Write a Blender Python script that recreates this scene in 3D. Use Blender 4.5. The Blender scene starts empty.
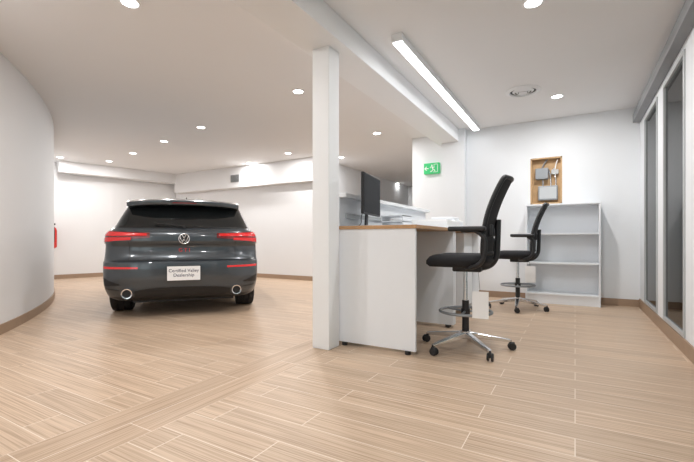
import bpy, math, bmesh
import numpy as np
from mathutils import Vector, Matrix
pi=math.pi
scene=bpy.context.scene
F=395.0; HC=0.94; HY=240.0; CEIL=2.81
def U(px,py,z):
    d=(z-HC)*F/(HY-py); l=(px-347)/F*d
    return (-.5*d+.866*l, .866*d+.5*l)
# ---------------- materials
def mat(name,col,rough=.5,metal=0,emit=None,es=0,var=.03,nscale=8,coat=0,bump=0,spec=None,alpha=1):
    m=bpy.data.materials.new(name); m.use_nodes=True
    nt=m.node_tree; b=nt.nodes['Principled BSDF']
    n=nt.nodes.new('ShaderNodeTexNoise'); n.inputs['Scale'].default_value=nscale
    tc=nt.nodes.new('ShaderNodeTexCoord'); nt.links.new(tc.outputs['Object'],n.inputs['Vector'])
    r=nt.nodes.new('ShaderNodeMix'); r.data_type='RGBA'
    c=Vector(col[:3])
    r.inputs[6].default_value=(*(c*(1-var)),1); r.inputs[7].default_value=(*[min(1,v) for v in c*(1+var)],1)
    nt.links.new(n.outputs['Fac'],r.inputs[0]); nt.links.new(r.outputs[2],b.inputs['Base Color'])
    b.inputs['Roughness'].default_value=rough; b.inputs['Metallic'].default_value=metal
    if coat: b.inputs['Coat Weight'].default_value=coat; b.inputs['Coat Roughness'].default_value=.04
    if emit: b.inputs['Emission Color'].default_value=(*emit,1); b.inputs['Emission Strength'].default_value=es
    if spec is not None: b.inputs['Specular IOR Level'].default_value=spec
    if alpha<1: b.inputs['Alpha'].default_value=alpha
    if bump:
        bp=nt.nodes.new('ShaderNodeBump'); bp.inputs['Strength'].default_value=bump; bp.inputs['Distance'].default_value=.002
        nt.links.new(n.outputs['Fac'],bp.inputs['Height']); nt.links.new(bp.outputs['Normal'],b.inputs['Normal'])
    return m
M_wall=mat('wall_paint',(.82,.845,.87),.75,var=.01,nscale=2)
M_wallw=mat('wall_paint_warm',(.79,.79,.795),.75,var=.01,nscale=2)
M_ceil=mat('ceiling_paint',(.84,.84,.845),.85,var=.01,nscale=2)
M_white=mat('white_laminate',(.86,.885,.92),.4,var=.01)
M_trimw=mat('white_trim',(.87,.885,.90),.5,var=.01)
M_base=mat('brown_baseboard',(.36,.25,.17),.5,var=.1)
M_wood=mat('maple_edge',(.50,.29,.14),.45,var=.12,nscale=20)
M_ply=mat('plywood',(.58,.38,.20),.6,var=.25,nscale=12)
M_black=mat('black_plastic',(.015,.015,.017),.45,var=.05)
M_fabric=mat('black_fabric',(.018,.018,.021),.9,var=.25,nscale=120,bump=.4)
M_mesh=mat('black_mesh',(.02,.02,.024),.85,var=.3,nscale=200)
M_chrome=mat('polished_aluminium',(.75,.76,.78),.18,1)
M_grey=mat('grey_metal',(.30,.32,.34),.45,.3)
M_alu=mat('window_frame_grey',(.50,.52,.53),.45,.1)
M_pelmet=mat('grey_blind_cassette',(.25,.26,.27),.5)
M_paper=mat('paper',(.9,.9,.9),.7,var=.01)
M_screen=mat('monitor_screen',(.02,.022,.026),.6,spec=.15)
M_paint=mat('dark_grey_metallic_paint',(.045,.056,.067),.28,.3,coat=1,var=.01,nscale=2)
M_cglass=mat('car_glass',(.008,.010,.011),.06,0,coat=.3)
M_tyre=mat('tyre_rubber',(.012,.012,.013),.75,var=.1,nscale=40)
M_trimb=mat('black_trim',(.01,.01,.011),.45)
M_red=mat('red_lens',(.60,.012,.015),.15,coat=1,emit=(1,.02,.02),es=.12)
M_redd=mat('dark_red_lens',(.16,.006,.008),.12,coat=1)
M_rims=mat('alloy_rim',(.35,.36,.37),.3,1)
M_extr=mat('red_enamel',(.6,.02,.015),.3)
M_green=mat('exit_green',(.03,.45,.15),.4,emit=(.02,.6,.18),es=.2)
M_lamp=mat('lamp_diffuser',(1,1,1),.5,emit=(1,.98,.96),es=12)
M_led=mat('led_diffuser',(1,1,1),.5,emit=(.97,.98,1),es=9)
M_ground=mat('concrete_outside',(.45,.47,.46),.9,var=.15,nscale=2)
M_vent=mat('vent_dark',(.05,.05,.05),.6)
M_ink=mat('ink',(.03,.03,.08),.6)
def glassmat(name,tint,refl):
    m=bpy.data.materials.new(name); m.use_nodes=True; nt=m.node_tree; nt.nodes.clear()
    o=nt.nodes.new('ShaderNodeOutputMaterial'); mx=nt.nodes.new('ShaderNodeMixShader')
    t=nt.nodes.new('ShaderNodeBsdfTransparent'); t.inputs[0].default_value=(*tint,1)
    g=nt.nodes.new('ShaderNodeBsdfGlossy'); g.inputs['Roughness'].default_value=.03
    f=nt.nodes.new('ShaderNodeFresnel'); f.inputs[0].default_value=refl
    nt.links.new(f.outputs[0],mx.inputs[0]); nt.links.new(t.outputs[0],mx.inputs[1]); nt.links.new(g.outputs[0],mx.inputs[2]); nt.links.new(mx.outputs[0],o.inputs[0])
    return m
M_glass=glassmat('tinted_window_glass',(.40,.44,.43),1.25)
M_clear=glassmat('clear_window_glass',(.95,.97,.96),1.3)
# floor
def floormat():
    m=bpy.data.materials.new('wood_look_tile'); m.use_nodes=True; nt=m.node_tree; N=nt.nodes; L=nt.links
    b=N['Principled BSDF']
    tc=N.new('ShaderNodeTexCoord'); sp=N.new('ShaderNodeSeparateXYZ'); L.new(tc.outputs['Object'],sp.inputs[0])
    sw=N.new('ShaderNodeCombineXYZ'); L.new(sp.outputs[1],sw.inputs[0]); L.new(sp.outputs[0],sw.inputs[1])
    def M(op,a,bv):
        n=N.new('ShaderNodeMath'); n.operation=op
        for i,v in enumerate((a,bv)):
            if isinstance(v,(int,float)): n.inputs[i].default_value=v
            else: L.new(v,n.inputs[i])
        return n.outputs[0]
    mask=M('MULTIPLY',M('GREATER_THAN',sp.outputs[0],-2.16),M('LESS_THAN',sp.outputs[0],-1.80))
    mv=N.new('ShaderNodeMix'); mv.data_type='VECTOR'; L.new(mask,mv.inputs[0]); L.new(tc.outputs['Object'],mv.inputs[4]); L.new(sw.outputs[0],mv.inputs[5])
    V=mv.outputs[1]
    br=N.new('ShaderNodeTexBrick'); L.new(V,br.inputs['Vector'])
    br.offset=.37; br.inputs['Scale'].default_value=1; br.inputs['Brick Width'].default_value=1.2; br.inputs['Row Height'].default_value=.18
    br.inputs['Mortar Size'].default_value=.0025; br.inputs['Mortar Smooth'].default_value=.2
    br.inputs['Color1'].default_value=(0,0,0,1); br.inputs['Color2'].default_value=(1,1,1,1); br.inputs['Mortar'].default_value=(.5,.5,.5,1); br.inputs['Bias'].default_value=0
    addv=N.new('ShaderNodeVectorMath'); addv.operation='ADD'
    sc=N.new('ShaderNodeVectorMath'); sc.operation='SCALE'; sc.inputs[3].default_value=7.3; L.new(br.outputs['Color'],sc.inputs[0])
    L.new(V,addv.inputs[0]); L.new(sc.outputs[0],addv.inputs[1])
    mp=N.new('ShaderNodeMapping'); mp.inputs['Scale'].default_value=(1.0,75,1); L.new(addv.outputs[0],mp.inputs[0])
    n1=N.new('ShaderNodeTexNoise'); n1.inputs['Scale'].default_value=1.6; n1.inputs['Detail'].default_value=4; n1.inputs['Roughness'].default_value=.6; L.new(mp.outputs[0],n1.inputs['Vector'])
    cr=N.new('ShaderNodeValToRGB'); L.new(n1.outputs['Fac'],cr.inputs[0])
    cr.color_ramp.elements[0].position=.32; cr.color_ramp.elements[0].color=(.40,.27,.175,1)
    cr.color_ramp.elements[1].position=.60; cr.color_ramp.elements[1].color=(.645,.485,.35,1)
    hs=N.new('ShaderNodeMix'); hs.data_type='RGBA'; hs.blend_type='MULTIPLY'
    rr=N.new('ShaderNodeMapRange'); rr.inputs[3].default_value=.93; rr.inputs[4].default_value=1.04; L.new(br.outputs['Color'],rr.inputs[0])
    hs.inputs[0].default_value=1; L.new(cr.outputs[0],hs.inputs[6]); L.new(rr.outputs[0],hs.inputs[7])
    bd=N.new('ShaderNodeMix'); bd.data_type='RGBA'; bd.blend_type='MULTIPLY'; L.new(mask,bd.inputs[0]); L.new(hs.outputs[2],bd.inputs[6]); bd.inputs[7].default_value=(.93,.91,.89,1)
    gm=N.new('ShaderNodeMix'); gm.data_type='RGBA'; L.new(br.outputs['Fac'],gm.inputs[0]); L.new(bd.outputs[2],gm.inputs[6]); gm.inputs[7].default_value=(.80,.69,.58,1)
    L.new(gm.outputs[2],b.inputs['Base Color']); b.inputs['Roughness'].default_value=.42
    bp=N.new('ShaderNodeBump'); bp.inputs['Strength'].default_value=.12; bp.inputs['Distance'].default_value=.002; L.new(n1.outputs['Fac'],bp.inputs['Height']); L.new(bp.outputs[0],b.inputs['Normal'])
    return m
M_floor=floormat()
# ---------------- mesh helpers
def obj(name,verts,faces,mats,parent=None,smooth=False,fm=None,bevel=0,seg=2,subsurf=0):
    me=bpy.data.meshes.new(name); me.from_pydata([tuple(v) for v in verts],[],faces)
    for m in (mats if isinstance(mats,(list,tuple)) else [mats]): me.materials.append(m)
    if fm is not None: me.polygons.foreach_set('material_index',fm)
    bm=bmesh.new(); bm.from_mesh(me); bmesh.ops.recalc_face_normals(bm,faces=bm.faces); bm.to_mesh(me); bm.free()
    if smooth:
        me.polygons.foreach_set('use_smooth',[True]*len(me.polygons))
    o=bpy.data.objects.new(name,me); scene.collection.objects.link(o)
    if parent: o.parent=parent
    if bevel:
        b=o.modifiers.new('bevel','BEVEL'); b.width=bevel; b.segments=seg; b.limit_method='ANGLE'
    if subsurf:
        s=o.modifiers.new('sub','SUBSURF'); s.levels=subsurf; s.render_levels=subsurf
    return o
def empty(name,loc=(0,0,0),rz=0):
    e=bpy.data.objects.new(name,None); e.location=loc; e.rotation_euler=(0,0,rz); e.empty_display_size=.2
    scene.collection.objects.link(e); return e
def bx(x0,x1,y0,y1,z0,z1):
    return ([(x0,y0,z0),(x1,y0,z0),(x1,y1,z0),(x0,y1,z0),(x0,y0,z1),(x1,y0,z1),(x1,y1,z1),(x0,y1,z1)],
            [(0,3,2,1),(4,5,6,7),(0,1,5,4),(1,2,6,5),(2,3,7,6),(3,0,4,7)])
def box(name,b,m,parent=None,bevel=0,seg=2):
    v,f=bx(*b); return obj(name,v,f,m,parent,bevel=bevel,seg=seg)
def boxes(name,bl,mats,parent=None,bevel=0,idx=None):
    V=[];Fc=[];fm=[]
    for i,b in enumerate(bl):
        v,f=bx(*b); o=len(V); V+=v; Fc+=[tuple(k+o for k in q) for q in f]; fm+=[idx[i] if idx else 0]*6
    return obj(name,V,Fc,mats,parent,fm=fm,bevel=bevel)
def rings(name,path,m,parent=None,seg=24,axis='z',center=(0,0,0),smooth=True,close=False):
    V=[];Fc=[]
    n=len(path)
    for r,t in path:
        for k in range(seg):
            a=2*pi*k/seg; c,s=r*math.cos(a),r*math.sin(a)
            p={'z':(c,s,t),'y':(c,t,s),'x':(t,c,s)}[axis]
            V.append((p[0]+center[0],p[1]+center[1],p[2]+center[2]))
    rng=n if close else n-1
    for i in range(rng):
        j=(i+1)%n
        for k in range(seg):
            k2=(k+1)%seg; Fc.append((i*seg+k,i*seg+k2,j*seg+k2,j*seg+k))
    if not close:
        Fc.append(tuple(range(seg))[::-1]); Fc.append(tuple(range((n-1)*seg,n*seg)))
    o=obj(name,V,Fc,m,parent,smooth=smooth)
    if smooth:
        es=o.modifiers.new('es','EDGE_SPLIT'); es.split_angle=math.radians(40)
    return o
def cyl(name,r,t0,t1,m,parent=None,seg=24,axis='z',center=(0,0,0),b=0):
    p=[(r,t0),(r,t1)] if not b else [(r-b,t0),(r,t0+b),(r,t1-b),(r-b,t1)]
    return rings(name,p,m,parent,seg,axis,center)
def torus(name,R,r,m,parent=None,center=(0,0,0),axis='z',seg=40,s2=10):
    return rings(name,[(R+r*math.cos(2*pi*i/s2),r*math.sin(2*pi*i/s2)) for i in range(s2)],m,parent,seg,axis,center,close=True)
def tube(name,pts,r,m,parent=None,flat=None,cyclic=False,smoothc=True):
    cu=bpy.data.curves.new(name,'CURVE'); cu.dimensions='3D'
    sp=cu.splines.new('NURBS' if smoothc else 'POLY'); sp.points.add(len(pts)-1)
    for i,p in enumerate(pts): sp.points[i].co=(*p,1)
    if smoothc: sp.order_u=3; sp.use_endpoint_u=True; sp.resolution_u=6
    sp.use_cyclic_u=cyclic; cu.bevel_depth=r; cu.bevel_resolution=3; cu.use_fill_caps=True
    o=bpy.data.objects.new(name,cu); scene.collection.objects.link(o)
    dg=bpy.context.evaluated_depsgraph_get(); me=bpy.data.meshes.new_from_object(o.evaluated_get(dg))
    bpy.data.objects.remove(o); me.materials.clear(); me.materials.append(m)
    me.polygons.foreach_set('use_smooth',[True]*len(me.polygons))
    o=bpy.data.objects.new(name,me); scene.collection.objects.link(o); o.parent=parent
    return o
def beam(name,p0,p1,w0,h0,w1,h1,m,parent=None,bevel=.004):
    p0=Vector(p0);p1=Vector(p1); d=(p1-p0).normalized(); s=d.cross(Vector((0,0,1)))
    if s.length<1e-3: s=Vector((1,0,0))
    s.normalize(); u=s.cross(d)
    V=[]
    for p,w,h in ((p0,w0,h0),(p1,w1,h1)):
        V+=[p-s*w/2-u*h/2,p+s*w/2-u*h/2,p+s*w/2+u*h/2,p-s*w/2+u*h/2]
    return obj(name,V,[(0,1,2,3),(4,7,6,5),(0,4,5,1),(1,5,6,2),(2,6,7,3),(3,7,4,0)],m,parent,bevel=bevel)
def text(name,body,size,m,parent,loc,rot,ext=.001):
    cu=bpy.data.curves.new(name,'FONT'); cu.body=body; cu.size=size; cu.align_x='CENTER'; cu.align_y='CENTER'; cu.extrude=ext
    o=bpy.data.objects.new(name,cu); scene.collection.objects.link(o)
    dg=bpy.context.evaluated_depsgraph_get(); me=bpy.data.meshes.new_from_object(o.evaluated_get(dg)); bpy.data.objects.remove(o)
    me.materials.clear(); me.materials.append(m)
    o=bpy.data.objects.new(name,me); scene.collection.objects.link(o); o.parent=parent; o.location=loc; o.rotation_euler=rot
    return o
# ---------------- room shell
box('floor',(-13,.82,-3.2,13.3,-.1,0),M_floor)
box('ceiling',(-13,.82,-3.2,13.3,CEIL,CEIL+.12),M_ceil)
box('ground_outside',(-30,30,-30,30,-.35,-.15),M_ground)
RX0,RX1,RZ0,RZ1=-.61,-.17,1.50,2.22
boxes('wall_back',[(-1.60,RX0,6.85,7.05,0,CEIL),(RX1,.82,6.85,7.05,0,CEIL),(RX0,RX1,6.85,7.05,0,RZ0),(RX0,RX1,6.85,7.05,RZ1,CEIL)],M_wall)
box('column_back',(-1.99,-1.60,6.70,7.05,0,CEIL),M_wall)
box('wall_divider',(-2.6,-1.99,6.92,7.05,0,CEIL),M_wall)
box('wall_corridor_right',(-2.6,-2.5,7.05,13,0,CEIL),M_wall)
box('wall_corridor_back',(-5.2,-2.5,13,13.15,0,CEIL),M_wall)
box('wall_corridor_left',(-5.2,-5.04,7.65,13,0,CEIL),M_wall)
box('wall_showroom_back',(-10.1,-5.04,7.5,7.65,0,CEIL),M_wallw)
box('beam_bulkhead',(-9.9,-5.04,7.30,7.5,2.28,CEIL),M_wallw)
def polywall(name,pts,z0,z1,t,m,smooth=False):
    P=[Vector((p[0],p[1],0)) for p in pts]; n=len(P); off=[]
    for i in range(n):
        d=(P[min(i+1,n-1)]-P[max(i-1,0)]).normalized(); off.append(P[i]+Vector((-d.y,d.x,0))*t)
    V=[];Fc=[]
    for i in range(n):
        for q in (P[i],off[i]):
            V+= [(q.x,q.y,z0),(q.x,q.y,z1)]
    for i in range(n-1):
        a=4*i;b=a+4
        Fc+=[(a,b,b+1,a+1),(a+2,a+3,b+3,b+2),(a,a+2,b+2,b),(a+1,b+1,b+3,a+3)]
    Fc+=[(0,1,3,2),(4*n-4,4*n-2,4*n-1,4*n-3)]
    o=obj(name,V,Fc,m)
    if smooth:
        for p in o.data.polygons: p.use_smooth=True
        o.modifiers.new('es','EDGE_SPLIT').split_angle=math.radians(40)
    return o
FL=[(-11.6,3.7),(-10.85,4.7),(-10.5,5.9),(-10.1,7.65)]
polywall('wall_left',FL,0,CEIL,.12,M_wallw)
polywall('beam_left_bulkhead',[(x+.35,y-.05) for x,y in FL[1:]],2.55,CEIL,.3,M_wallw)
Cx,Cy,R=-11.98,-6.85,11.05
arc=[(Cx+R*math.cos(math.radians(a)),Cy+R*math.sin(math.radians(a))) for a in np.linspace(20.4,88,70)]
polywall('wall_curved',arc,0,CEIL,.12,M_wallw,True)
polywall('baseboard_curved',[(Cx+(R+.014)*math.cos(math.radians(a)),Cy+(R+.014)*math.sin(math.radians(a))) for a in np.linspace(20.4,87,70)],0,.10,.013,M_base,True)
polywall('baseboard_left',[(x+.02,y) for x,y in FL[1:]],0,.10,.018,M_base)
box('baseboard_showroom',(-10.1,-5.04,7.485,7.5,0,.10),M_base)
box('baseboard_back',(-1.6,.79,6.835,6.85,0,.10),M_base)
box('baseboard_corridor',(-5.04,-5.025,7.5,13,0,.10),M_base)
box('beam_ceiling',(-2.07,-1.70,-3,6.92,2.60,CEIL),M_trimw,bevel=.004)
box('column_front',(-1.985,-1.815,2.835,3.005,0,2.60),M_trimw,bevel=.004)
# right storefront
XW=.79; XT=.815
wins=[(5.48,6.40),(4.22,5.12),(2.95,3.85),(1.6,2.6),(.2,1.25),(-1.2,-.15),(-2.7,-1.5)]
bl=[]
prev=6.85
for a,b in wins:
    bl.append((XW,XT,b,prev,0.0,CEIL)); prev=a
bl.append((XW,XT,-3.2,prev,0,CEIL))
for a,b in wins:
    bl.append((XW,XT,a,b,0,.13)); bl.append((XW,XT,a,b,2.52,CEIL))
boxes('wall_right',bl,M_wall)
for i,(a,b) in enumerate(wins):
    t=.035
    boxes('window_%d'%(i+1),[(XW-.012,XT,a,a+t,.13,2.52),(XW-.012,XT,b-t,b,.13,2.52),(XW-.012,XT,a+t,b-t,.13,.165),(XW-.012,XT,a+t,b-t,2.485,2.52),(XW+.006,XW+.012,a+t,b-t,.165,2.485)],[M_alu,M_glass],idx=[0,0,0,0,1])
box('trim_blind_cassette',(XW-.09,XW,-3,6.8,2.58,2.70),M_pelmet,bevel=.006)
box('baseboard_right',(XW-.014,XW,-3,6.835,0,.12),M_base)
boxes('wall_front',[(-1.8,.82,-3.2,-3.05,0,.1),(-1.8,.82,-3.2,-3.05,2.7,CEIL),(-1.8,-1.6,-3.2,-3.05,.1,2.7),(-.45,-.35,-3.2,-3.05,.1,2.7),(.75,.82,-3.2,-3.05,.1,2.7)],M_trimw)
box('window_front_glass',(-1.6,.75,-3.13,-3.12,.1,2.7),M_clear)
# ---------------- ceiling fixtures
spots=[(130,2),(298,91),(201,127),(164,141),(133,153),(109,161),(249,163),(288,153),(377,133),(341,157),(397,183),(60,157),(88,168),(533,2),(557,96)]
def downlight(x,y,e=60):
    o=empty('recessed_ceiling_light',(x,y,CEIL))
    rings('trim_ring',[(.085,0),(.085,-.006),(.062,-.010),(.062,0)],M_trimw,o,28,close=True)
    rings('diffuser',[(.062,-.001),(.062,-.004)],M_lamp,o,28)
    l=bpy.data.lights.new('lamp','AREA'); l.energy=e; l.shape='DISK'; l.size=.12; l.color=(1,.98,.965)
    lo=bpy.data.objects.new('lamp',l); scene.collection.objects.link(lo); lo.parent=o; lo.location=(0,0,-.012)
for px,py in spots:
    x,y=U(px,py,CEIL); downlight(x,y,12 if px<110 else (20 if px>450 else 18))
for x,y in [(-.6,.6),(-3.6,.6),(-.6,-1.6)]: downlight(x,y,20 if x>-2 else 13)
o=empty('linear_led_light',(-1.40,5.0,CEIL))
boxes('housing',[(-.05,.05,-1.68,1.68,-.07,0)],M_trimw,o)
box('diffuser',(-.042,.042,-1.66,1.66,-.076,-.07),M_led,o)
vx,vy=U(523,91,CEIL)
o=empty('round_air_diffuser',(vx,vy,CEIL))
rings('outer',[(.20,0),(.205,-.008),(.16,-.02),(.15,0)],M_trimw,o,40,close=True)
rings('dark_well',[(.15,-.001),(.15,-.003)],M_vent,o,40)
for k,(r,z) in enumerate([(.125,-.018),(.09,-.024)]):
    rings('cone_%d'%k,[(r,-.004),(r-.005,-.004),(r-.03,z),(r-.022,z)],M_trimw,o,40,close=True)
rings('cap',[(.045,-.003),(.05,-.028)],M_trimw,o,30)
GX,GY=-7.52,7.29
boxes('wall_air_grille',[(GX-.14,GX+.14,GY,7.30,2.42,2.60)]+[(GX-.125,GX+.125,GY-.008,GY,2.435+.028*k,2.443+.028*k) for k in range(6)],[M_vent,M_alu],idx=[0]+[1]*6)
# exit sign with running-figure pictogram
o=empty('exit_sign',(-2.22,6.90,2.22)); o.scale=(.88,1,.95)
box('body',(-.16,.16,-.04,.02,-.10,.10),M_green,o,bevel=.005)
boxes('pictogram_door',[(.03,.13,-.043,-.04,-.075,-.068),(.122,.13,-.043,-.04,-.075,.075),(.05,.13,-.043,-.04,.068,.075),(.05,.058,-.043,-.04,-.0,.075)],M_paper,o)
cyl('figure_head',.014,-.043,-.04,M_paper,o,16,'y',(.01,0,.055))
def st2(n,pts,r=.008): tube(n,[(x,-.04,z) for x,z in pts],r,M_paper,o,smoothc=False)
st2('figure_torso',[(.012,.035),(.028,-.01)],.012); st2('figure_legs',[(-.02,-.065),(.02,-.045),(.028,-.01),(.055,-.03),(.075,-.055)])
st2('figure_arms',[(-.03,.005),(-.012,.028),(.02,.03),(.04,.012),(.055,.022)],.006)
st2('arrow_shaft',[(-.135,0),(-.06,0)],.009); st2('arrow_head',[(-.10,.035),(-.14,0),(-.10,-.035)],.009)
# electrical recess
o=empty('electrical_panel_recess',((RX0+RX1)/2,6.85,(RZ0+RZ1)/2))
w=(RX1-RX0)/2; h=(RZ1-RZ0)/2
boxes('plywood_lining',[(-w,w,.10,.12,-h,h),(-w,-w+.02,-.005,.10,-h,h),(w-.02,w,-.005,.10,-h,h),(-w,w,-.005,.10,h-.02,h),(-w,w,-.005,.10,-h,-h+.02)],M_ply,o)
box('junction_box_1',(-.15,.03,.0,.10,.03,.20),M_grey,o,bevel=.008)
box('junction_box_2',(-.11,.16,-.01,.10,-.30,-.08),M_grey,o,bevel=.008)
box('junction_box_3',(.07,.17,.03,.10,.10,.17),M_alu,o,bevel=.006)
box('cover',(-.09,.14,-.016,-.01,-.28,-.10),M_alu,o)
for k,xx in enumerate((-.05,.06,.13)):
    tube('conduit_%d'%k,[(xx-.03,.06,.19),(xx+.02,.05,.0),(xx,.05,-.1)],.011,M_chrome if k else M_grey,o)
tube('conduit_top',[(-.06,.06,.2),(-.04,.05,.27),(.02,.07,.345)],.011,M_grey,o)
tube('conduit_side',[(.12,.06,.17),(.13,.05,.25),(.16,.07,.33)],.009,M_paper,o)
# fire extinguisher
o=empty('fire_extinguisher',(-10.64,4.59,-.06))
rings('tank',[(.03,.80),(.075,.83),(.078,.86),(.078,1.22),(.06,1.28),(.025,1.31),(.02,1.36)],M_extr,o,24)
box('handle',(-.02,.09,-.015,.015,1.35,1.39),M_black,o,bevel=.004)
tube('hose',[(.02,0,1.34),(.12,-.02,1.25),(.10,-.02,1.0),(.085,-.02,.95)],.012,M_black,o)
box('bracket',(-.20,-.05,-.03,.03,1.0,1.1),M_grey,o)
# ---------------- bookshelf
o=empty('bookshelf',(-.17,6.68,0))
W=.48; D0,D1=-.165,.15; H=1.45; t=.022
bl=[(-W,-W+t,D0,D1,0,H),(W-t,W,D0,D1,0,H),(-W,W,D0-.005,D1,H,H+t),(-W+t,W-t,D1-.01,D1,0,H)]
for z in (.13,.585,1.02): bl.append((-W+t,W-t,D0+.004,D1-.01,z,z+.025))
bl.append((-W+t,W-t,D0+.02,D0+.035,0,.13))
boxes('carcass',bl,M_white,o,bevel=.002)
# ---------------- desks
def desk(y0,y1,first):
    o=empty('reception_desk',(-1.49,(y0+y1)/2,0)); h=(y1-y0)/2; X=.37
    box('desktop',(-X,X+.01,-h,h,1.035,1.065),M_wood,o,bevel=.002)
    box('desktop_surface',(-X+.003,X+.007,-h+.003,h-.003,1.065,1.0665),M_white,o)
    box('end_panel_1',(-X,X,-h+.01,-h+.035,.03,1.035),M_white,o,bevel=.002)
    box('end_panel_2',(-X,X,h-.035,h-.01,.03,1.035),M_white,o,bevel=.002)
    box('modesty_panel',(-X,-X+.02,-h+.035,h-.035,.06,1.035),M_white,o)
    for k,(xx,yy) in enumerate([(X-.07,-h+.022),(-X+.07,-h+.022),(X-.07,h-.022),(-X+.07,h-.022)]):
        cyl('foot_%d'%k,.025,0,.03,M_black,o,16,center=(xx,yy,0))
    if not first: box('drawer_unit',(-X+.05,X-.08,h-.5,h-.06,.10,1.03),M_white,o,bevel=.003)
    return o
desk(3.04,4.25,True); desk(4.26,5.50,False)
o=empty('reception_counter_screen',(-1.93,4.35,0))
box('panel',(-.03,.03,-1.20,1.25,0,1.34),M_white,o,bevel=.003)
box('ledge',(-.18,.10,-1.20,1.25,1.34,1.375),M_trimw,o,bevel=.003)
box('shelf_riser',(.035,.05,-1.1,1.2,1.15,1.19),M_alu,o)
boxes('office_paper_box',[(-1.62,-1.16,4.12,4.62,1.0675,1.15),(-1.60,-1.18,4.14,4.60,1.15,1.16)],[M_paper],bevel=.006)
boxes('printer_tray',[(-1.58,-1.22,4.68,5.05,1.0675,1.18),(-1.54,-1.26,4.72,5.01,1.18,1.22)],[M_white],bevel=.015)
boxes('document_tray',[(-1.80,-1.55,3.85,4.10,1.0675,1.08),(-1.80,-1.79,3.85,4.10,1.08,1.20),(-1.56,-1.55,3.85,4.10,1.08,1.20),(-1.80,-1.55,3.85,4.10,1.13,1.14),(-1.80,-1.55,3.85,4.10,1.19,1.20)],[M_white])
def monitor(x,y,rz,wd=.56,hg=.36):
    o=empty('computer_monitor',(x,y,1.0675),rz)
    box('panel',(-.02,.01,-wd/2,wd/2,.11,.11+hg),M_black,o,bevel=.008)
    box('screen',(.01,.012,-wd/2+.012,wd/2-.012,.125,.10+hg),M_screen,o)
    box('rear_housing',(-.05,-.02,-.15,.15,.17,.36),M_black,o,bevel=.01)
    beam('stand',(-.055,0,.012),(-.045,0,.26),.06,.02,.05,.02,M_black,o)
    rings('stand_base',[(.11,0),(.115,.004),(.11,.012),(.02,.016)],M_black,o,30,center=(-.02,0,0))
    tube('cable',[(-.06,.02,.2),(-.13,.05,.12),(-.12,.07,.02),(-.16,.02,.006)],.004,M_black,o)
monitor(-1.70,3.42,math.radians(10),.56,.38)
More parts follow.
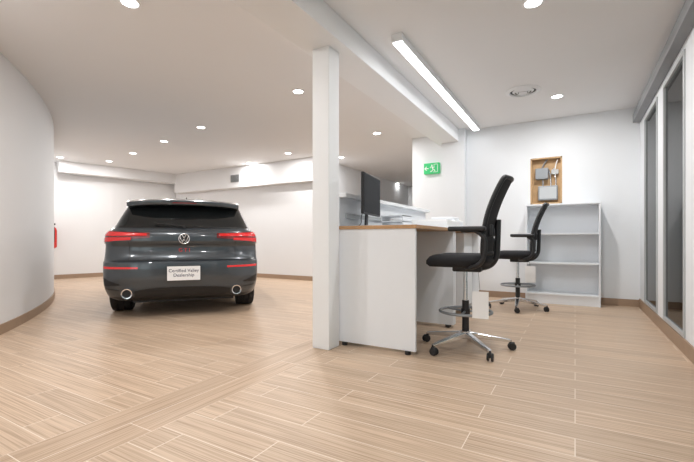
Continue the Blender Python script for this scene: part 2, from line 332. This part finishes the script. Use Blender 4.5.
# ---------------- chairs
def rbox(name,x0,x1,y0,y1,z0,z1,m,p,r=.03):
    v,f=bx(x0,x1,y0,y1,z0,z1); return obj(name,v,f,m,p,smooth=True,bevel=r,seg=5)
def chair(loc,rz,sz=.80,baserot=0,tagz=.51):
    o=empty('drafting_chair',loc,rz); BR=.375
    for k in range(5):
        a=baserot+2*pi*k/5; c,s=math.cos(a),math.sin(a)
        beam('base_leg_%d'%k,(c*.03,s*.03,.125),(c*BR,s*BR,.080),.055,.05,.034,.024,M_chrome,o,.006)
        q=empty('caster_%d'%k,(c*BR,s*BR,0),a+.6*k); q.parent=o
        cyl('stem',.008,.05,.085,M_black,q,12)
        for j,y in enumerate((-.024,.008)):
            cyl('wheel_%d'%j,.032,y,y+.016,M_black,q,20,'y',(.012,0,.032),b=.004)
        rbox('hood',-.014,.034,-.008,.008,.03,.068,M_black,q,.005)
    cyl('hub',.042,.09,.16,M_chrome,o,24,b=.006)
    cyl('column_sleeve',.029,.16,.42,M_black,o,24)
    cyl('gas_lift',.018,.42,sz-.12,M_chrome,o,20)
    torus('foot_ring',.215,.012,M_grey,o,(0,0,.325))
    cyl('ring_collar',.038,.30,.35,M_black,o,24,b=.005)
    for k in range(3):
        a=2*pi*k/3+.5; tube('ring_spoke_%d'%k,[(.03*math.cos(a),.03*math.sin(a),.325),(.21*math.cos(a),.21*math.sin(a),.325)],.009,M_grey,o,smoothc=False)
    rbox('mechanism',-.10,.14,-.08,.08,sz-.14,sz-.075,M_black,o,.015)
    tube('lever',[(0,.08,sz-.11),(0,.2,sz-.115),(-.01,.25,sz-.12)],.007,M_black,o)
    nx,ny=18,16; V=[];Fc=[]
    for top in (1,0):
        for i in range(nx+1):
            for j in range(ny+1):
                u=-1+2*i/nx; v=-1+2*j/ny
                uu=u*math.sqrt(1-v*v/2*.45); vv=v*math.sqrt(1-u*u/2*.45)
                x=-.04+uu*.275; y=vv*.275
                e=(1-abs(u)**6)*(1-abs(v)**6)
                if top: z=sz-.028+.036*e**.5 - .03*max(0,-u-.55)**2*4 +.018*abs(v)**2*(1-abs(v)**6)
                else: z=sz-.045-.055*e**.5 -.03*max(0,-u-.55)**2*4
                V.append((x,y,z))
    n=(nx+1)*(ny+1)
    for i in range(nx):
        for j in range(ny):
            a=i*(ny+1)+j; Fc.append((a,a+1,a+ny+2,a+ny+1)); Fc.append((n+a,n+a+ny+1,n+a+ny+2,n+a+1))
    for i in range(nx):
        a=i*(ny+1); Fc.append((a,a+ny+1,n+a+ny+1,n+a)); a+=ny; Fc.append((a,n+a,n+a+ny+1,a+ny+1))
    for j in range(ny):
        a=j; Fc.append((a,n+a,n+a+1,a+1)); a=nx*(ny+1)+j; Fc.append((a,a+1,n+a+1,n+a))
    obj('seat',V,Fc,M_fabric,o,smooth=True)
    H=.61; nz,ny=20,14; z0=sz+.02
    def bp(v,s):
        wd=.235*(1-.16*s**2)*(1-.10*(1-s)**3)
        x=.205-.03*math.sin(s*pi*1.1-.2)+.12*s+.04*s*s - .045*abs(v)**2
        return Vector((x,v*wd*(1 if s<.93 else 1-.10*((s-.93)/.07)**2),z0+H*s))
    V=[];Fc=[]
    for side,th in ((0,-.010),(1,.010)):
        for i in range(nz+1):
            for j in range(ny+1):
                p=bp(-1+2*j/ny,i/nz); V.append(p+Vector((th,0,0)))
    n=(nz+1)*(ny+1)
    for i in range(nz):
        for j in range(ny):
            a=i*(ny+1)+j; Fc.append((a,a+1,a+ny+2,a+ny+1)); Fc.append((n+a,n+a+ny+1,n+a+ny+2,n+a+1))
    obj('back_mesh',V,Fc,M_mesh,o,smooth=True)
    fr=[bp(-1,s) for s in np.linspace(0,1,9)]+[bp(v,1) for v in np.linspace(-.75,.75,7)]+[bp(1,s) for s in np.linspace(1,0,9)]+[bp(v,0) for v in np.linspace(.75,-.75,7)]
    tube('back_frame',fr,.019,M_black,o,cyclic=True)
    tube('back_spine',[(.08,0,sz-.11),(.18,0,sz-.11),(.255,0,sz-.03),(.26,0,sz+.12),(.265,0,sz+.30)],.024,M_black,o)
    rbox('lumbar_pad',.205,.235,-.17,.17,sz+.16,sz+.26,M_black,o,.01)
    for sg in (-1,1):
        y=sg*.285
        tube('arm_support_%s'%('l' if sg>0 else 'r'),[(.02,sg*.10,sz-.10),(.06,sg*.24,sz-.10),(.17,y,sz-.06),(.20,y,sz+.06),(.19,y,sz+.17),(.12,y,sz+.205)],.019,M_black,o)
        rbox('arm_pad_%s'%('l' if sg>0 else 'r'),-.09,.20,y-.042,y+.042,sz+.200,sz+.238,M_black,o,.016)
    box('paper_tag_1',(.09,.215,-.235,-.232,tagz-.215,tagz),M_paper,o)
    tube('tag_string',[(.15,-.233,tagz),(.13,-.22,sz-.06)],.0015,M_black,o,smoothc=False)
    return o
chair((-.82,3.47,0),math.radians(4),.81,.35,.53)
chair((-.68,5.86,0),math.radians(6),.78,.9,.60)
# ---------------- car
def car(loc,rz):
    o=empty('hatchback_car',loc,rz)
    K=np.array([ # z, yr, w, cd, yf, cf
     (.200,.22,.80,.40,4.00,.7),(.25,.09,.855,.42,4.12,.8),(.33,.03,.885,.42,4.20,.8),(.40,.01,.900,.42,4.23,.8),(.50,-.005,.906,.42,4.27,.8),
     (.60,-.005,.908,.42,4.28,.8),(.680,.005,.908,.42,4.26,.8),(.70,.045,.904,.40,4.25,.8),(.78,.085,.900,.38,4.16,.8),(.86,.095,.897,.38,3.95,.8),
     (.925,.055,.894,.40,3.70,.8),(1.00,.060,.885,.40,3.30,.7),(1.05,.085,.860,.40,3.08,.6),(1.095,.14,.812,.38,2.98,.55),(1.20,.225,.765,.36,2.74,.5),(1.30,.305,.722,.34,2.50,.45),
     (1.375,.37,.690,.34,2.30,.42),(1.41,.43,.665,.34,2.15,.4),(1.44,.56,.62,.34,2.0,.4),(1.463,.80,.53,.3,1.85,.35),(1.475,1.0,.40,.22,1.7,.3)])
    def par(z): 
        zs=K[:,0]
        i=min(max(np.searchsorted(zs,z)-1,0),len(zs)-2); t=(z-zs[i])/(zs[i+1]-zs[i])
        m=lambda k:(K[min(k+1,len(K)-1)]-K[max(k-1,0)])/(zs[min(k+1,len(K)-1)]-zs[max(k-1,0)])
        h=zs[i+1]-zs[i]; p0,p1=K[i],K[i+1]; sl=(p1-p0)/h
        m0=m(i);m1=m(i+1)
        m0=np.where(m0*sl<=0,0,np.sign(sl)*np.minimum(abs(m0),2.5*abs(sl))); m1=np.where(m1*sl<=0,0,np.sign(sl)*np.minimum(abs(m1),2.5*abs(sl)))
        return (2*t**3-3*t*t+1)*p0+(t**3-2*t*t+t)*h*m0+(-2*t**3+3*t*t)*p1+(t**3-t*t)*h*m1
    P=4.2
    def S(a,z,sg=1,off=0):
        _,yr,w,cd,yf,cf=par(z)
        f=lambda a:(w*math.sin(a)**(2/P), yr+cd*(1-max(0,math.cos(a))**(2/P)))
        x,y=f(a)
        if off:
            e=.01; xa,ya=f(max(a-e,.0001)); xb,yb=f(min(a+e,pi/2)); tx,ty=xb-xa,yb-ya; L=math.hypot(tx,ty) or 1
            x+=ty/L*off; y-=tx/L*off
        return (sg*x,y,z)
    def aof(x,z):
        w=par(z)[2]; return math.asin(min(1,(abs(x)/w))**(P/2))
    ra=[math.asin(u**(P/2)) for u in np.linspace(0,.88,12)]; ra+=list(np.linspace(ra[-1],pi/2,14)[1:])
    zs=sorted(set(list(K[:,0])+list(np.linspace(.200,1.475,60)))); 
    zz=[zs[0]]
    for z in zs[1:]:
        if z-zz[-1]>.006: zz.append(z)
    zs=zz
    V=[]
    for z in zs:
        _,yr,w,cd,yf,cf=par(z); half=[];tag=[]
        for a in ra: x,y,_z=S(a,z); half.append((x,y)); tag.append('r')
        for t in np.linspace(0,1,30)[1:-1]: half.append((w,(yr+cd)*(1-t)+(yf-cf)*t)); tag.append('s')
        for a in np.linspace(pi/2,0,18):
            half.append((w*math.sin(a)**(2/2.6),yf-cf*(1-max(0,math.cos(a))**(2/2.6)))); tag.append('f')
        ring=half+[(-x,y) for x,y in half[-2:0:-1]]
        n=len(ring); V+=[(x,y,z) for x,y in ring]
    nh=len(half); Fc=[];fm=[]
    for i in range(len(zs)-1):
        zc=(zs[i]+zs[i+1])/2
        for k in range(n):
            k2=(k+1)%n; Fc.append((i*n+k,i*n+k2,(i+1)*n+k2,(i+1)*n+k))
            kk=k if k<nh-1 else 2*nh-3-k
            tg=tag[min(max(kk,0),nh-1)]; m=0
            if tg=='r' and kk<=16 and 1.10<zc<1.40: m=1
            if 1.09<zc<1.39:
                si=kk-len(ra)
                if 0<=si<=8 or 10<=si<=26: m=1
                if tg=='f' and kk>nh-15: m=1
            if zc<.27: m=2
            fm.append(m)
    Fc.append(tuple(range(n))[::-1]); fm.append(2); Fc.append(tuple(range((len(zs)-1)*n,len(zs)*n))); fm.append(0)
    body=obj('body',V,Fc,[M_paint,M_cglass,M_trimb],None,smooth=True,fm=fm)
    cut=[]
    for y in (.86,3.48):
        for sg in (-1,1):
            V2=[];F2=[];sgm=40
            for x in (.60,1.05):
                for k in range(sgm):
                    a=2*pi*k/sgm; V2.append((sg*x,y+.365*math.cos(a),.32+.365*math.sin(a)))
            for k in range(sgm): F2.append((k,(k+1)%sgm,sgm+(k+1)%sgm,sgm+k))
            F2.append(tuple(range(sgm))); F2.append(tuple(range(sgm,2*sgm)))
            c=obj('cut',V2,F2,[M_paint,M_cglass,M_trimb],None,fm=[2]*len(F2)); cut.append(c)
            md=body.modifiers.new('b','BOOLEAN'); md.object=c; md.operation='DIFFERENCE'; md.solver='EXACT'
    dg=bpy.context.evaluated_depsgraph_get(); me=bpy.data.meshes.new_from_object(body.evaluated_get(dg))
    body.modifiers.clear(); body.data=me
    for c in cut: bpy.data.objects.remove(c)
    body.parent=o
    body.modifiers.new('es','EDGE_SPLIT').split_angle=math.radians(35)
    def patch(name,sg,x0,x1,zlo,zhi,m,off=.006,nu=16,nv=5,aend=None):
        V=[];Fc=[]
        for lay in (off,-.01):
            for i in range(nu+1):
                u=i/nu
                for j in range(nv+1):
                    z=zlo(u)*(1-j/nv)+zhi(u)*(j/nv)
                    if aend is None:
                        x=x0+(x1-x0)*u; s2=sg*(1 if x>=0 else -1); a=aof(x,z)
                    else:
                        a=aof(x0,z)*(1-u)+aend*u; s2=sg
                    V.append(S(a,z,s2,lay))
        n=(nu+1)*(nv+1); w=nv+1
        for i in range(nu):
            for j in range(nv):
                a=i*w+j; Fc.append((a,a+1,a+w+1,a+w))
            a=i*w; Fc.append((a,a+w,n+a+w,n+a)); a+=nv; Fc.append((a,n+a,n+a+w,a+w))
        for j in range(nv):
            a=j; Fc.append((a,n+a,n+a+1,a+1)); a=nu*w+j; Fc.append((a,a+1,n+a+1,n+a))
        q=obj(name,V,Fc,m,o,smooth=True); q.modifiers.new('es','EDGE_SPLIT').split_angle=math.radians(40); return q
    c=lambda v:(lambda u:v)
    ln=lambda a,b:(lambda u:a+(b-a)*u)
    for sg,s in ((1,'r'),(-1,'l')):
        patch('tail_light_'+s,sg,.38,0,ln(.965,.895),ln(1.028,1.060),M_redd,.010,22,6,aend=1.38)
        patch('tail_light_glow_'+s,sg,.41,0,ln(.990,.990),ln(1.020,1.048),M_red,.014,22,3,aend=1.28)
        patch('tail_light_glow_lower_'+s,sg,.58,0,ln(.940,.915),ln(.972,.970),M_red,.014,18,3,aend=1.30)
        patch('reflector_'+s,sg,.50,0,ln(.600,.603),ln(.622,.632),M_red,.004,16,2,aend=1.18)
        patch('gate_line_side_'+s,sg,.60,.606,c(.70),c(.925),M_trimb,.0015,1,10)
        patch('bumper_slot_'+s,sg,.70,0,ln(.41,.40),ln(.425,.50),M_trimb,.004,16,3,aend=1.2)
        patch('lower_edge_chrome_'+s,sg,.70,0,ln(.345,.365),ln(.352,.372),M_trimb,.004,10,2,aend=1.1)
        rings('exhaust_tip_'+s,[(.058,-.05),(.061,-.02),(.061,.15),(.047,.15),(.047,-.048)],M_chrome,o,32,'y',(sg*.615,.05,.315),close=True)
        cyl('exhaust_bore_'+s,.046,.03,.10,M_trimb,o,24,'y',(sg*.615,.0,.315))
    patch('bumper_gap',1,-.80,.80,c(.692),c(.700),M_trimb,.002,40,1)
    patch('diffuser_panel',1,-.54,.54,c(.235),lambda u:.375-.04*abs(2*u-1)**4,M_trimb,.006,40,6)
    patch('gate_crease',1,-.42,.42,c(.882),c(.886),M_trimb,.0015,20,1)
    patch('window_seal',1,-.73,.73,c(1.088),c(1.102),M_trimb,.006,30,2)
    yp=par(.54)[1]-.02
    box('licence_plate',(-.185,.185,yp-.006,yp+.02,.455,.625),M_paper,o,bevel=.004)
    box('plate_frame',(-.192,.192,yp-.003,yp+.02,.448,.632),M_trimb,o,bevel=.004)
    text('plate_text','Certified Valley\nDealership',.054,M_ink,o,(0,yp-.007,.545),(pi/2,0,0))
    yb=par(.955)[1]-.012
    torus('badge_ring',.060,.0065,M_chrome,o,(0,yb,.955),'y',40,8)
    cyl('badge_disc',.056,0,.02,M_trimb,o,32,'y',(0,yb,.955))
    def st(n,pts): tube(n,[(x,yb-.003,.955+z) for x,z in pts],.0058,M_chrome,o,smoothc=False)
    st('badge_upper',[(-.024,.048),(0,.006),(.024,.048)]); st('badge_lower',[(-.047,.028),(-.022,-.044),(0,-.006),(.022,-.044),(.047,.028)])
    text('badge_letters','G T I',.062,M_extr,o,(0,par(.815)[1]-.006,.815),(pi/2,0,0),.003)
    V=[];Fc=[];nx=24
    for i in range(nx+1):
        u=-1+2*i/nx; x=u*.665; yb2=.20+.12*abs(u)**4; dr=-.030*u*u
        V+=[(x,yb2,1.385+dr),(x,yb2-.01,1.432+dr),(x,yb2+.12,1.466+dr),(x,.95,1.482+dr*1.8),(x,.60,1.375+dr)]
    for i in range(nx):
        for j in range(5):
            a=5*i+j;b=5*i+(j+1)%5; Fc.append((a,b,b+5,a+5))
    Fc.append((0,1,2,3,4)); Fc.append(tuple(5*nx+k for k in (4,3,2,1,0)))
    obj('roof_spoiler',V,Fc,M_paint,o,smooth=True,bevel=.004).modifiers.new('es','EDGE_SPLIT').split_angle=math.radians(35)
    box('third_brake_light',(-.14,.14,.187,.27,1.398,1.410),M_redd,o)
    obj('antenna_fin',[(-.02,.75,1.46),(.02,.75,1.46),(.02,.98,1.475),(-.02,.98,1.475),(0,.80,1.545),(0,.86,1.540)],[(0,1,2,3),(0,4,1),(1,4,5,2),(2,5,3),(3,5,4,0)],M_trimb,o)
    tube('wiper',[(0,.12,1.105),(-.12,.140,1.135),(-.33,.150,1.135)],.008,M_trimb,o)
    cyl('wiper_hub',.02,.10,.18,M_trimb,o,16,'y',(0,0,1.105))
    for y in (.86,3.48):
        for sg in (-1,1):
            s='%s_%s'%('rear' if y<1 else 'front','r' if sg>0 else 'l')
            q=empty('wheel_'+s,(sg*.785,y,.318)); q.parent=o
            rings('tyre',[(.225,-.112),(.295,-.119),(.312,-.11),(.318,-.09),(.318,-.045),(.310,-.043),(.310,-.035),(.318,-.033),(.318,.033),(.310,.035),(.310,.043),(.318,.045),(.318,.09),(.312,.11),(.295,.119),(.225,.112)],M_tyre,q,48,'x',close=True)
            rings('rim_barrel',[(.228,-.10),(.228,.10),(.215,.10),(.205,0),(.215,-.10)],M_rims,q,40,'x',close=True)
            for k in range(5):
                a=2*pi*k/5+.3
                beam('spoke_%d'%k,(sg*.07,.03*math.cos(a),.03*math.sin(a)),(sg*.08,.215*math.cos(a),.215*math.sin(a)),.03,.06,.03,.035,M_rims,q)
            cyl('hub',.05,-.09,.085,M_rims,q,20,'x')
            cyl('brake_disc',.15,-.02,.0,M_grey,q,30,'x')
    for sg in (-1,1):
        rbox('mirror_%s'%('r' if sg>0 else 'l'),min(sg*.86,sg*1.0),max(sg*.86,sg*1.0),2.55,2.67,1.0,1.12,M_paint,o,.03)
        beam('mirror_arm_%s'%('r' if sg>0 else 'l'),(sg*.78,2.62,1.06),(sg*.90,2.61,1.05),.05,.03,.05,.03,M_trimb,o)
    box('headlamp_r',(.45,.75,3.98,4.08,.66,.74),M_chrome,o,bevel=.01); box('headlamp_l',(-.75,-.45,3.98,4.08,.66,.74),M_chrome,o,bevel=.01)
    box('underbody',(-.60,.60,.35,3.9,.16,.24),M_trimb,o)
    return o
D=4.78; l=-163/395*D
car((-.5*D+.866*l,.866*D+.5*l,0),math.radians(50))
# ---------------- world + camera
w=bpy.data.worlds.new('World'); scene.world=w; w.use_nodes=True
nt=w.node_tree; bg=nt.nodes['Background']; bg.inputs[0].default_value=(.90,.96,1,1); bg.inputs[1].default_value=1.8
cam=bpy.data.cameras.new('Camera'); co=bpy.data.objects.new('Camera',cam); scene.collection.objects.link(co)
cam.sensor_width=36; cam.lens=F/694*36; cam.shift_y=9/694; cam.clip_start=.05
co.location=(0,0,HC); co.rotation_euler=(pi/2,0,math.radians(30)); scene.camera=co
scene.view_settings.view_transform='Standard'; scene.view_settings.exposure=0.2
